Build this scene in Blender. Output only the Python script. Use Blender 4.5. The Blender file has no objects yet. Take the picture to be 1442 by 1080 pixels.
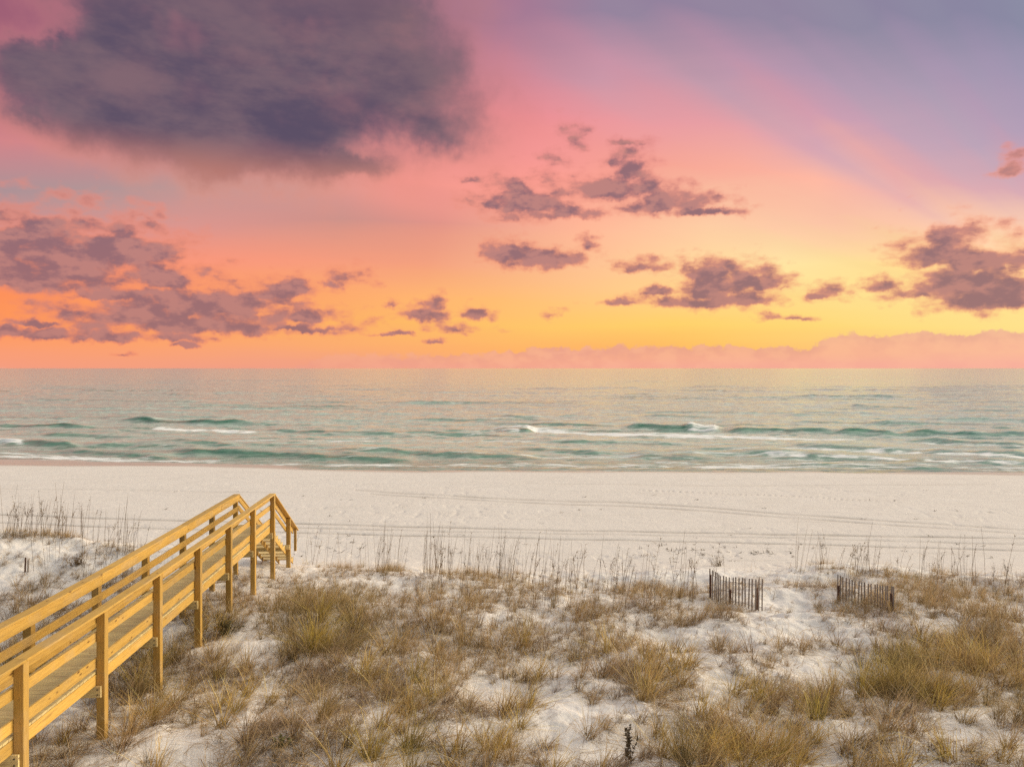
import bpy, math, random
import numpy as np
from mathutils import Vector

random.seed(7)
RNG = np.random.default_rng(7)
scene = bpy.context.scene
COL = scene.collection
F_PX, CX, HY, CAM_H = 1075.0, 721.0, 518.5, 9.0      # focal length in photo pixels, photo centre, horizon row, camera height


def lin(c):
    return tuple((v / 255.0 / 12.92) if v / 255.0 <= 0.04045 else ((v / 255.0 + 0.055) / 1.055) ** 2.4 for v in c)


def sstep(a, b, x):
    t = np.clip((x - a) / (b - a), 0, 1)
    return t * t * (3 - 2 * t)


# ------------------------------------------------------------------ numpy noise
_PERM = np.random.default_rng(11).permutation(256)
_PERM = np.concatenate([_PERM, _PERM, _PERM])
_ANG = np.random.default_rng(12).uniform(0, 2 * np.pi, 256)
_GX, _GY = np.cos(_ANG), np.sin(_ANG)


def pnoise(x, y):
    x = np.asarray(x, float); y = np.asarray(y, float)
    xi = np.floor(x).astype(int); yi = np.floor(y).astype(int)
    xf, yf = x - xi, y - yi
    xi &= 255; yi &= 255
    u = xf * xf * xf * (xf * (xf * 6 - 15) + 10)
    v = yf * yf * yf * (yf * (yf * 6 - 15) + 10)

    def g(ix, iy, dx, dy):
        h = _PERM[_PERM[ix] + iy]
        return _GX[h] * dx + _GY[h] * dy
    a = g(xi, yi, xf, yf); b = g(xi + 1, yi, xf - 1, yf)
    c = g(xi, yi + 1, xf, yf - 1); d = g(xi + 1, yi + 1, xf - 1, yf - 1)
    return (a + u * (b - a)) * (1 - v) + (c + u * (d - c)) * v


def fbm(x, y, o=4, lac=2.03, gain=0.5):
    s, amp, f = 0, 1.0, 1.0
    for k in range(o):
        s = s + amp * pnoise(x * f + 17.3 * k, y * f - 9.1 * k)
        amp *= gain; f *= lac
    return s


# ------------------------------------------------------------------ terrain
PROF_Y = np.array([-30, 0, 8, 12, 15.6, 18, 20.4, 23, 25.4, 27.6, 29.6, 31.5, 36, 45, 56, 61, 63.5, 65.5, 68.4, 72, 80, 140])
PROF_Z = np.array([3.0, 2.95, 2.85, 2.68, 2.42, 2.28, 2.35, 2.2, 1.96, 1.62, 1.18, .97, .86, .78, .62, .48, .34, .13, 0.0, -.25, -.9, -5])
_dy = np.arange(-30, 141, .1)
_dz = np.interp(_dy, PROF_Y, PROF_Z)
_k = np.ones(13) / 13
_dz = np.convolve(np.pad(_dz, 6, mode='edge'), _k, 'valid')
HUMPS = [(-19, 28, 6.5, 3.2, 1.25), (-12.5, 26.8, 4, 2.6, .45), (-24, 25, 6, 5, .6), (4.3, 25.2, 3.2, 2.6, -.38), (11.6, 27.3, 3.6, 1.8, .22),
         (-6.2, 19.2, 2.0, 1.8, .3), (3.5, 16.5, 3, 1.6, .2), (11, 18.5, 3.5, 3, .25), (-4, 13.5, 2, 1.5, .22), (7, 21.8, 2.5, 1.2, -.2),
         (17, 24, 4, 3, .15), (-14, 20, 5, 4, .1)]


SHORE_X, SHORE_D = [-120, -48, -20, 5, 45, 120], [16, 7.0, 1.2, -.6, -2.4, -3]


def shore(x):
    return np.interp(x, SHORE_X, SHORE_D) + 1.5 * pnoise(x * .045, x * 0 + 2.5) + .7 * pnoise(x * .13, x * 0 + 7.5)


def ground_z(x, y):
    x = np.asarray(x, float); y = np.asarray(y, float)
    # the shoreline swings away on the left
    sh = shore(x) * sstep(46, 62, y)
    toe = 1.1 * fbm(x * .13, y * .02 + 5, 2) * sstep(20, 27, y) * (1 - sstep(33, 42, y))
    z = np.interp(y - sh - toe, _dy, _dz)
    for hx, hy, rx, ry, h in HUMPS:
        z = z + h * np.exp(-((x - hx) / rx) ** 2 - ((y - hy) / ry) ** 2)
    m = (1 - sstep(26.5, 31.5, y))
    z = z + m * (.26 * fbm(x * .28, y * .33, 3) + .11 * fbm(x * .9 + 3, y * .9, 3) * (.5 + sstep(-.2, .3, pnoise(x * .3, y * .3 + 9)))
                 + .045 * fbm(x * 2.6, y * 2.6 + 4, 3))
    b = sstep(28, 33, y) * (1 - sstep(60, 66, y))
    z = z + b * (.03 * fbm(x * .08, y * .3, 3) + .012 * fbm(x * .9, y * 1.6, 3))
    return z


def proj(x, y, z):
    return CX + F_PX * x / y, HY + F_PX * (CAM_H - z) / y


def on_ground(px, py):
    """where the line of sight through a photo pixel first meets the terrain"""
    ys = np.arange(5, 90, .04)
    xs = (px - CX) / F_PX * ys
    zs = CAM_H - (py - HY) / F_PX * ys
    below = np.nonzero(zs < ground_z(xs, ys))[0]
    i = below[0] if len(below) else len(ys) - 1
    return float(xs[i]), float(ys[i]), float(ground_z(xs[i], ys[i]))


# ------------------------------------------------------------------ object helpers
def tag(o, label=None, cat=None, group=None, kind=None):
    if label: o['label'] = label
    if cat: o['category'] = cat
    if group: o['group'] = group
    if kind: o['kind'] = kind
    return o


def empty(name, loc=(0, 0, 0), rz=0.0):
    o = bpy.data.objects.new(name, None)
    o.location = loc; o.rotation_euler = (0, 0, rz); o.empty_display_size = .2
    COL.objects.link(o)
    return o


def np_mesh(name, V, Q, attrs=None, smooth=False, mat=None):
    me = bpy.data.meshes.new(name)
    V = np.asarray(V, np.float32); Q = np.asarray(Q, np.int32)
    me.vertices.add(len(V)); me.vertices.foreach_set('co', V.ravel())
    n = Q.shape[1]
    me.loops.add(Q.size); me.loops.foreach_set('vertex_index', Q.ravel())
    me.polygons.add(len(Q)); me.polygons.foreach_set('loop_start', np.arange(0, Q.size, n, dtype=np.int32))
    try:
        me.polygons.foreach_set('loop_total', np.full(len(Q), n, np.int32))
    except Exception:
        pass
    me.update(calc_edges=True)
    if smooth:
        me.polygons.foreach_set('use_smooth', np.ones(len(Q), bool))
    for k, v in (attrs or {}).items():
        v = np.asarray(v, np.float32)
        if v.ndim == 1:
            a = me.attributes.new(k, 'FLOAT', 'POINT'); a.data.foreach_set('value', v)
        else:
            a = me.attributes.new(k, 'FLOAT_COLOR', 'POINT')
            a.data.foreach_set('color', np.concatenate([v, np.ones((len(v), 1), np.float32)], 1).ravel())
    if mat: me.materials.append(mat)
    return me


def link(name, me, parent=None, loc=None):
    o = bpy.data.objects.new(name, me)
    COL.objects.link(o)
    if parent: o.parent = parent
    if loc is not None: o.location = loc
    return o


class MB:
    """collects bevelled boards; build() links them as one mesh"""
    def __init__(s): s.V = []; s.F = []; s.T = []

    def prism(s, p0, p1, w, h, up=(0, 0, 1), bev=.006, tint=None):
        """board from p0 to p1 (centre line), w across, h along 'up'"""
        p0, p1 = Vector(p0), Vector(p1)
        d = (p1 - p0).normalized(); up = Vector(up)
        side = d.cross(up).normalized(); u = side.cross(d).normalized()
        b = min(bev, w * .3, h * .3)
        pts = [(-w / 2 + b, -h / 2), (w / 2 - b, -h / 2), (w / 2, -h / 2 + b), (w / 2, h / 2 - b), (w / 2 - b, h / 2), (-w / 2 + b, h / 2), (-w / 2, h / 2 - b), (-w / 2, -h / 2 + b)]
        n = len(s.V)
        for p in (p0, p1):
            for a, c in pts: s.V.append(tuple(p + side * a + u * c))
        for i in range(8):
            j = (i + 1) % 8
            s.F.append((n + i, n + j, n + 8 + j, n + 8 + i))
        s.F.append(tuple(n + 7 - i for i in range(8))); s.F.append(tuple(n + 8 + i for i in range(8)))
        t = random.random() if tint is None else tint
        s.T += [t] * 16

    def poly(s, pts, axis, tint=.5):
        """extrude a planar outline by the vector 'axis'"""
        n = len(s.V); k = len(pts)
        for q in pts: s.V.append(tuple(q))
        for q in pts: s.V.append(tuple(Vector(q) + Vector(axis)))
        for i in range(k):
            j = (i + 1) % k
            s.F.append((n + i, n + j, n + k + j, n + k + i))
        s.F.append(tuple(n + k - 1 - i for i in range(k))); s.F.append(tuple(n + k + i for i in range(k)))
        s.T += [tint] * (2 * k)

    def build(s, name, mat, parent=None):
        me = bpy.data.meshes.new(name)
        me.from_pydata(s.V, [], s.F)
        a = me.attributes.new('tint', 'FLOAT', 'POINT'); a.data.foreach_set('value', s.T)
        import bmesh
        bm = bmesh.new(); bm.from_mesh(me); bmesh.ops.recalc_face_normals(bm, faces=bm.faces); bm.to_mesh(me); bm.free()
        me.materials.append(mat)
        return link(name, me, parent)


# ------------------------------------------------------------------ node helpers
class NT:
    def __init__(s, tree): s.t = tree; s.n = tree.nodes; s.l = tree.links

    def node(s, typ, **kw):
        n = s.n.new(typ)
        for k, v in kw.items(): setattr(n, k, v)
        return n

    def put(s, sock, v):
        if v is None: return
        if isinstance(v, bpy.types.NodeSocket): s.l.new(v, sock)
        else:
            if sock.type == 'RGBA' and len(v) == 3: v = (*v, 1)
            sock.default_value = v

    def math(s, op, a, b=None, c=None, clamp=False):
        n = s.node('ShaderNodeMath', operation=op, use_clamp=clamp)
        s.put(n.inputs[0], a); s.put(n.inputs[1], b); s.put(n.inputs[2], c)
        return n.outputs[0]

    def vmath(s, op, a, b=None, c=None):
        n = s.node('ShaderNodeVectorMath', operation=op)
        s.put(n.inputs[0], a); s.put(n.inputs[1], b); s.put(n.inputs[2], c)
        return n.outputs['Value'] if op in ('LENGTH', 'DOT_PRODUCT', 'DISTANCE') else n.outputs['Vector']

    def maprange(s, v, a, b, c=0.0, d=1.0, smooth=False):
        n = s.node('ShaderNodeMapRange', interpolation_type='SMOOTHSTEP' if smooth else 'LINEAR')
        s.put(n.inputs[0], v); s.put(n.inputs[1], a); s.put(n.inputs[2], b); s.put(n.inputs[3], c); s.put(n.inputs[4], d)
        return n.outputs[0]

    def mix(s, f, a, b, blend='MIX'):
        n = s.node('ShaderNodeMix', data_type='RGBA', blend_type=blend)
        s.put(n.inputs[0], f); s.put(n.inputs[6], a); s.put(n.inputs[7], b)
        return n.outputs[2]

    def noise(s, vec, scale, detail=4, rough=.55, dist=0.0, dims='3D', color=False):
        n = s.node('ShaderNodeTexNoise', noise_dimensions=dims)
        s.put(n.inputs['Vector'], vec); n.inputs['Scale'].default_value = scale
        n.inputs['Detail'].default_value = detail; n.inputs['Roughness'].default_value = rough; n.inputs['Distortion'].default_value = dist
        return n.outputs['Color'] if color else n.outputs[0]

    def ramp(s, f, stops):
        n = s.node('ShaderNodeValToRGB'); cr = n.color_ramp
        while len(cr.elements) < len(stops): cr.elements.new(.5)
        for e, (p, c) in zip(cr.elements, stops):
            e.position = p; e.color = (*c, 1) if len(c) == 3 else c
        s.put(n.inputs[0], f)
        return n.outputs[0]

    def attr(s, name, color=False):
        n = s.node('ShaderNodeAttribute', attribute_name=name)
        return n.outputs['Color'] if color else n.outputs['Fac']

    def mapping(s, vec, scale=(1, 1, 1), rot=(0, 0, 0)):
        n = s.node('ShaderNodeMapping'); s.put(n.inputs[0], vec); n.inputs['Scale'].default_value = scale; n.inputs['Rotation'].default_value = rot
        return n.outputs[0]

    def bump(s, h, dist, strength=1.0, normal=None):
        n = s.node('ShaderNodeBump'); s.put(n.inputs['Height'], h)
        n.inputs['Distance'].default_value = dist; n.inputs['Strength'].default_value = strength
        if normal is not None: s.put(n.inputs['Normal'], normal)
        return n.outputs[0]


def new_mat(name):
    m = bpy.data.materials.new(name); m.use_nodes = True
    m.node_tree.nodes.clear()
    nt = NT(m.node_tree)
    out = nt.node('ShaderNodeOutputMaterial')
    return m, nt, out


def principled(nt, out, **kw):
    p = nt.node('ShaderNodeBsdfPrincipled')
    for k, v in kw.items(): nt.put(p.inputs[k], v)
    nt.l.new(p.outputs[0], out.inputs[0])
    return p


# ------------------------------------------------------------------ materials
def mat_sand():
    m, nt, out = new_mat('white_sand')
    pos = nt.node('ShaderNodeNewGeometry').outputs['Position']
    n1 = nt.noise(pos, .6, 4); n2 = nt.noise(pos, 9, 5, .7); n3 = nt.noise(nt.mapping(pos, (.18, 1.6, 1)), 1.3, 4, .65)
    c = nt.mix(n1, (.665, .60, .53), (.76, .70, .63))
    c = nt.mix(nt.maprange(n2, .3, .7, 0, .28), c, (.54, .485, .42))
    lit = nt.attr('litter')
    straw = nt.noise(nt.mapping(pos, (4, 26, 10), (0, 0, .5)), 1.0, 4, .7)
    straw2 = nt.noise(nt.mapping(pos, (24, 5, 10), (0, 0, .3)), 1.0, 4, .7)
    sfac = nt.math('MULTIPLY', nt.maprange(nt.math('MAXIMUM', straw, straw2), .52, .66, 0, 1, True), nt.maprange(lit, .2, .9, 0, .75))
    c = nt.mix(sfac, c, (.20, .155, .10))
    soft = nt.math('MULTIPLY', nt.maprange(nt.noise(pos, 2.2, 4, .6), .38, .62, 0, 1, True), nt.maprange(lit, .4, 1, 0, .22))
    c = nt.mix(soft, c, (.27, .215, .15))
    tr = nt.attr('track')
    c = nt.mix(nt.math('MULTIPLY', tr, .85), c, (.40, .345, .285))
    beach = nt.attr('beach')
    c = nt.mix(nt.math('MULTIPLY', nt.maprange(beach, 0, 1, .5, 0), nt.maprange(sfac, 0, .5, 1, 0)), c, (.82, .775, .71))
    streak = nt.maprange(n3, .55, .72, 0, .30)
    c = nt.mix(nt.math('MULTIPLY', streak, beach), c, (.47, .41, .34))
    wet = nt.attr('wet')
    c = nt.mix(wet, c, (.47, .40, .325))
    rough = nt.maprange(wet, 0, 1, .95, .22)
    h = nt.math('ADD', nt.math('MULTIPLY', n2, .5), nt.math('MULTIPLY', nt.noise(pos, 40, 3), .25))
    h = nt.math('ADD', h, nt.math('MULTIPLY', nt.noise(nt.mapping(pos, (1, 1, 1)), 3.0, 3, .6), .9))
    h = nt.math('MULTIPLY', h, nt.maprange(wet, 0, 1, 1, .05))
    b = nt.bump(h, .05, .7)
    principled(nt, out, **{'Base Color': c, 'Roughness': rough, 'Normal': b, 'Specular IOR Level': nt.maprange(wet, 0, 1, .1, .5)})
    return m


def mat_water():
    m, nt, out = new_mat('sea_water')
    pos = nt.node('ShaderNodeNewGeometry').outputs['Position']
    face = nt.attr('face'); foam = nt.attr('foam'); shal = nt.attr('shallow')
    big = nt.noise(nt.mapping(pos, (.012, .03, 1)), 1.0, 4, .6)
    c = nt.mix(big, (.43, .53, .435), (.55, .61, .505))
    c = nt.mix(shal, c, (.30, .36, .28))
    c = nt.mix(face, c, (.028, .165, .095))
    fn = nt.noise(nt.mapping(pos, (.30, 1.3, 1)), 1.0, 7, .75)
    ff = nt.maprange(nt.math('ADD', foam, nt.math('MULTIPLY', nt.math('SUBTRACT', fn, .5), 2.2)), .34, .72, 0, 1, True)
    ff = nt.math('MULTIPLY', ff, nt.maprange(foam, .02, .2, 0, 1))
    c = nt.mix(nt.math('MULTIPLY', ff, .95), c, (.82, .80, .76))
    h = nt.math('ADD', nt.noise(nt.mapping(pos, (.035, .30, 1)), 1.0, 3, .5), nt.math('MULTIPLY', nt.noise(nt.mapping(pos, (.35, 1.4, 1)), 1.0, 3, .55), .22))
    b = nt.bump(h, .8, 1.0)
    rough = nt.math('MAXIMUM', nt.maprange(ff, 0, 1, .14, .8), nt.maprange(face, 0, 1, 0, .1))
    principled(nt, out, **{'Base Color': c, 'Roughness': rough, 'IOR': 1.36, 'Normal': b,
                           'Specular IOR Level': nt.math('MULTIPLY', nt.maprange(face, 0, 1, .5, .22), nt.maprange(ff, 0, 1, 1, .2))})
    return m


def mat_wood(name, axis, base_a, base_b, dark=(.22, .105, .025)):
    m, nt, out = new_mat(name)
    oc = nt.node('ShaderNodeTexCoord').outputs['Object']
    info = nt.node('ShaderNodeObjectInfo').outputs['Random']
    tint = nt.attr('tint')
    off = nt.node('ShaderNodeCombineXYZ'); nt.put(off.inputs[0], nt.math('MULTIPLY', info, 37)); nt.put(off.inputs[1], nt.math('MULTIPLY', tint, 53)); nt.put(off.inputs[2], nt.math('MULTIPLY', tint, 21))
    v = nt.vmath('ADD', oc, off.outputs[0])
    sc = [26, 26, 26]; sc[axis] = 1.1
    g1 = nt.noise(nt.mapping(v, tuple(sc)), 1.0, 5, .6, .6)
    sc2 = [90, 90, 90]; sc2[axis] = 3
    g2 = nt.noise(nt.mapping(v, tuple(sc2)), 1.0, 3, .6)
    c = nt.mix(nt.maprange(g1, .3, .7), base_a, base_b)
    wth = nt.noise(nt.mapping(v, (1.5, 1.5, 1.5)), 1.0, 4, .6)
    c = nt.mix(nt.maprange(wth, .48, .68, 0, .4, True), c, (.50, .36, .19))
    c = nt.mix(nt.maprange(g1, .52, .70, 0, .6), c, dark)
    c = nt.mix(nt.maprange(g2, .48, .7, 0, .45), c, dark)
    # knots
    sk = [9, 9, 9]; sk[axis] = 3.2
    vo = nt.node('ShaderNodeTexVoronoi'); nt.put(vo.inputs['Vector'], nt.mapping(v, tuple(sk))); vo.inputs['Scale'].default_value = 1.0
    pick = nt.math('GREATER_THAN', nt.node('ShaderNodeSeparateColor').outputs[0], .5)
    pick.node.inputs[1].default_value = .66
    sepc = [n for n in nt.n if n.type == 'SEPARATE_COLOR'][-1]
    nt.l.new(vo.outputs['Color'], sepc.inputs[0])
    kn = nt.math('MULTIPLY', nt.maprange(vo.outputs['Distance'], .08, .2, 1, 0, True), pick)
    c = nt.mix(nt.math('MULTIPLY', kn, .85), c, (.12, .05, .018))
    tone = nt.math('ADD', nt.maprange(info, 0, 1, .80, 1.1), nt.maprange(tint, 0, 1, -.10, .08))
    tc = nt.node('ShaderNodeCombineColor')
    for i in range(3): nt.put(tc.inputs[i], tone)
    c = nt.mix(1.0, c, tc.outputs[0], 'MULTIPLY')
    b = nt.bump(nt.math('ADD', g1, nt.math('MULTIPLY', g2, .6)), .006, .6)
    principled(nt, out, **{'Base Color': c, 'Roughness': .62, 'Normal': b, 'Specular IOR Level': .3})
    return m


def mat_old_wood(name, c0, c1):
    m, nt, out = new_mat(name)
    oc = nt.node('ShaderNodeTexCoord').outputs['Object']
    info = nt.node('ShaderNodeObjectInfo').outputs['Random']
    g = nt.noise(nt.mapping(oc, (60, 60, 4)), 1.0, 4, .6)
    c = nt.mix(nt.maprange(g, .3, .7), c0, c1)
    c = nt.mix(nt.maprange(info, 0, 1, 0, .4), c, (.16, .10, .07))
    principled(nt, out, **{'Base Color': c, 'Roughness': .9, 'Normal': nt.bump(g, .004, .6)})
    return m


def mat_grass():
    m, nt, out = new_mat('dune_grass')
    c = nt.attr('Col', True)
    info = nt.node('ShaderNodeObjectInfo').outputs['Random']
    hsv = nt.node('ShaderNodeHueSaturation')
    nt.put(hsv.inputs['Hue'], nt.maprange(info, 0, 1, .488, .512)); nt.put(hsv.inputs['Saturation'], nt.maprange(info, 0, 1, .80, 1.1))
    nt.put(hsv.inputs['Value'], nt.maprange(info, 0, 1, .85, 1.15)); nt.put(hsv.inputs['Color'], c)
    pos = nt.node('ShaderNodeNewGeometry').outputs['Position']
    v = nt.noise(pos, 1.1, 3)
    c2 = nt.mix(nt.maprange(v, .35, .65, 0, .35), hsv.outputs[0], (.30, .185, .07))
    d = nt.node('ShaderNodeBsdfPrincipled'); nt.put(d.inputs['Base Color'], c2); d.inputs['Roughness'].default_value = .7; d.inputs['Specular IOR Level'].default_value = .25
    t = nt.node('ShaderNodeBsdfTranslucent'); nt.put(t.inputs['Color'], c2)
    mx = nt.node('ShaderNodeMixShader'); mx.inputs[0].default_value = .3
    nt.l.new(d.outputs[0], mx.inputs[1]); nt.l.new(t.outputs[0], mx.inputs[2]); nt.l.new(mx.outputs[0], out.inputs[0])
    return m


def mat_metal(name, c):
    m, nt, out = new_mat(name)
    pos = nt.node('ShaderNodeNewGeometry').outputs['Position']
    n = nt.noise(pos, 60, 3)
    principled(nt, out, **{'Base Color': nt.mix(n, c, tuple(v * .6 for v in c)), 'Roughness': .55, 'Metallic': .7})
    return m


M_SAND = mat_sand()
M_WATER = mat_water()
PINE_A, PINE_B = (.53, .30, .055), (.68, .43, .11)
M_PINE_Y = mat_wood('pine_boards_lengthwise', 1, PINE_A, PINE_B)
M_PINE_Z = mat_wood('pine_posts', 2, (.43, .25, .05), (.57, .35, .09))
M_PINE_X = mat_wood('pine_deck_planks', 0, (.70, .53, .22), (.82, .66, .33))
M_PICKET = mat_old_wood('weathered_picket', (.29, .235, .19), (.46, .39, .325))
M_STAKE = mat_old_wood('dark_stake', (.07, .035, .022), (.17, .075, .04))
M_GRASS = mat_grass()
M_WIRE = mat_metal('rusty_wire', (.18, .12, .09))
M_BOLT = mat_metal('bolt_steel', (.16, .13, .10))


# ------------------------------------------------------------------ grass density, by where patches lie on the ground
PATCHES = [  # photo x, y, radius x, radius y, density, kind (0 golden, 1 olive, 2 grey brown)
    (448, 880, 84, 46, 1.1, 1), (395, 905, 35, 30, 1.1, 1), (480, 850, 60, 24, .9, 1), (540, 900, 60, 30, .85, 0), (420, 845, 40, 16, .7, 1), (608, 884, 45, 26, 1, 0), (685, 852, 45, 30, .75, 0), (700, 905, 62, 26, .9, 0),
    (485, 972, 100, 42, .95, 2), (562, 962, 80, 50, .85, 0), (645, 938, 50, 30, .85, 0), (430, 1045, 130, 52, .9, 2), (545, 1060, 80, 45, .85, 0),
    (345, 1060, 60, 40, .6, 2), (868, 930, 62, 30, .9, 0), (836, 966, 28, 26, 1, 0), (700, 962, 35, 18, .5, 0), (742, 1015, 25, 28, .9, 0), (690, 985, 40, 26, .8, 0),
    (660, 1010, 40, 26, .7, 2), (620, 1020, 60, 40, .6, 2), (935, 962, 55, 32, .95, 0), (995, 1048, 42, 42, 1.05, 0), (1085, 1062, 66, 30, 1, 0), (1098, 998, 28, 24, .9, 0), (1050, 1025, 30, 22, .6, 2),
    (1168, 1000, 27, 24, .9, 0), (1265, 955, 78, 42, 1.05, 1), (1360, 930, 115, 70, 1.05, 0), (1420, 960, 60, 60, 1, 1), (1176, 873, 38, 17, .85, 0),
    (1225, 856, 45, 10, 1, 0), (1312, 850, 18, 20, 1.2, 0), (1265, 872, 40, 14, .8, 0), (1110, 925, 19, 22, .9, 0), (992, 945, 14, 18, .7, 0), (1350, 1040, 100, 40, .7, 2),
    (1400, 1060, 70, 30, .6, 2), (1215, 1040, 50, 30, .5, 0), (1000, 905, 30, 12, .4, 2), (545, 808, 22, 8, .9, 0), (485, 806, 42, 8, .6, 0), (680, 814, 62, 6, .7, 0), (770, 822, 70, 7, .5, 0),
    (905, 832, 38, 11, .9, 0), (965, 838, 40, 6, .7, 0), (800, 900, 60, 16, .6, 0), (760, 870, 60, 12, .55, 0), (900, 885, 70, 14, .35, 2), (290, 882, 50, 30, .9, 1), (205, 960, 40, 40, .9, 1), (165, 985, 40, 40, .9, 2),
    (330, 900, 25, 20, .6, 1), (60, 757, 75, 7, .7, 0), (150, 776, 50, 6, .5, 0), (95, 795, 45, 10, .4, 2), (60, 825, 22, 14, .6, 0), (40, 850, 60, 14, .5, 2), (195, 820, 40, 12, .5, 2), (20, 885, 40, 20, .6, 2),
    (1170, 800, 30, 4, .7, 0), (1235, 808, 25, 6, .7, 0), (1300, 815, 40, 7, .7, 0), (1360, 822, 50, 6, .6, 0), (1400, 850, 60, 14, .45, 0), (1080, 865, 16, 9, .5, 0), (1010, 870, 24, 10, .4, 2), (960, 862, 20, 8, .4, 0),
    (900, 1075, 60, 14, .55, 2), (770, 1070, 60, 20, .5, 2), (820, 1040, 30, 20, .45, 0), (250, 1060, 40, 25, .35, 2), (560, 905, 40, 20, .6, 0), (520, 845, 50, 14, .5, 0), (600, 835, 60, 10, .4, 0), (340, 855, 40, 14, .5, 0), (430, 825, 40, 8, .4, 0),
]
_P = np.array([p[:5] for p in PATCHES]); _PK = np.array([p[5] for p in PATCHES])


BARE = [(1130, 880, 80, 22), (1090, 850, 60, 20), (420, 1000, 40, 14), (255, 1050, 60, 26), (345, 915, 40, 26), (700, 982, 50, 16), (790, 1010, 50, 34), (830, 1062, 70, 20), (760, 940, 40, 12), (960, 900, 60, 16), (1160, 945, 50, 26), (1000, 960, 40, 20), (870, 1000, 40, 14), (520, 1010, 40, 14), (1180, 1030, 50, 16), (1300, 880, 60, 10), (80, 770, 60, 10)]


def density(x, y, z):
    px, py = proj(x, y, z)
    px = px + 14 * pnoise(x * .9, y * .9 + 40); py = py + 9 * pnoise(x * .9 + 31, y * .9)
    d = np.zeros_like(px); k = np.full(px.shape, 0)
    for (cx, cy, rx, ry, a), kd in zip(_P, _PK):
        r = ((px - cx) / rx) ** 2 + ((py - cy) / ry) ** 2
        v = a * (1 - sstep(.5, 2.1, r))
        k = np.where(v > d, kd, k); d = np.maximum(d, v)
    return d, k


# ------------------------------------------------------------------ ground sheet
def fan(rows_y, tans):
    Y, T = np.meshgrid(rows_y, tans, indexing='ij')
    X = T * np.maximum(Y, 6)
    r, c = Y.shape
    i = np.arange(r * c).reshape(r, c)
    Q = np.stack([i[:-1, :-1].ravel(), i[:-1, 1:].ravel(), i[1:, 1:].ravel(), i[1:, :-1].ravel()], 1)
    return X, Y, Q


def tan_cols(step):
    return np.concatenate([np.linspace(-2.2, -.78, 60, endpoint=False), np.arange(-.78, .78, step / F_PX), np.linspace(.78, 2.2, 61)])


TRACKS = [([(-60, 722), (220, 732), (420, 737), (720, 745), (1100, 752), (1500, 759)], .9, 1.0), ([(-60, 733), (220, 744), (420, 750), (720, 757), (1100, 765), (1500, 777)], .9, .9),
          ([(300, 740), (720, 750), (1100, 757), (1500, 768)], .8, .6), ([(500, 690), (720, 703), (860, 707), (950, 711), (1100, 723), (1500, 750)], .8, .8), ([(520, 695), (720, 707), (860, 712), (950, 716), (1100, 728), (1500, 756)], .8, .7),
          ([(900, 690), (1075, 697), (1140, 700), (1240, 706)], .8, -.8), ([(0, 688), (180, 690), (400, 694)], .7, .35), ([(740, 680), (1000, 684), (1400, 682)], .6, .3)]


def build_ground():
    inv = np.concatenate([np.arange(100, 640, .85), np.linspace(640, 1500, 60)])
    rows = np.concatenate([np.linspace(-6, F_PX * 8 / 1500, 8, endpoint=False), (F_PX * 8 / inv)[::-1], np.linspace(90, 140, 6)])
    X, Y, Q = fan(rows, tan_cols(1.6))
    Z = ground_z(X, Y)
    Ys = np.maximum(Y, 3)
    px, py = proj(X, Ys, Z)
    track = np.zeros_like(Z)
    on_beach = sstep(27, 30, Y)
    for pts, w, a in TRACKS:
        p = np.array(pts, float)
        wob = 1.2 * pnoise(px * .012, py * 0 + len(pts) * 3.3)
        d = np.abs(py - np.interp(px, p[:, 0], p[:, 1]) - wob)
        v = np.exp(-(d / w) ** 2) * ((px > p[0, 0]) & (px < p[-1, 0]))
        v = v * (.45 + .9 * np.clip(pnoise(px * .02, py * .1 + a * 7) + .5, 0, 1))
        if a < 0: v = v * (np.sin(px * .75 + 2 * pnoise(px * .05, py * 0)) > .2) * (.3 + np.clip(pnoise(px * .2, py * 0 + 3) + .4, 0, 1)); a = -a * .8
        track = np.maximum(track, a * v)
    track *= on_beach
    Z = Z - .06 * track
    # churned footprints scattered along the upper beach
    fp = fbm(X * 1.4, Y * 1.0, 3)
    Z = Z - .03 * sstep(.18, .5, fp) * on_beach * (1 - sstep(52, 58, Y)) * sstep(-.1, .3, pnoise(X * .07, Y * .15))
    den, _ = cover(X, Ys, Z)
    lit = np.clip(den + .12 * (1 - sstep(25, 28, Y)), 0, 1) * (Y < 32)
    lit = np.where(Y < 8, .4, lit)
    wl = shore(X) + 65.0 + 1.2 * pnoise(X * .05, X * 0 + 9)
    wet = .85 * sstep(-2.6, 1.6, Y - wl + .8 * fbm(X * .25, Y * .4 + 8, 3))
    pool = sstep(.0, 1.5, 3.5 - np.hypot((X + 46) / 7, (Y - 70.5) / 1.4)) * .9
    wet = np.maximum(wet, pool * (Y > 60))
    me = np_mesh('ground', np.stack([X.ravel(), Y.ravel(), Z.ravel()], 1), Q,
                 {'litter': lit.ravel(), 'track': track.ravel(), 'wet': wet.ravel(), 'beach': on_beach.ravel()}, True, M_SAND)
    tag(link('ground', me), kind='structure')



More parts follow.
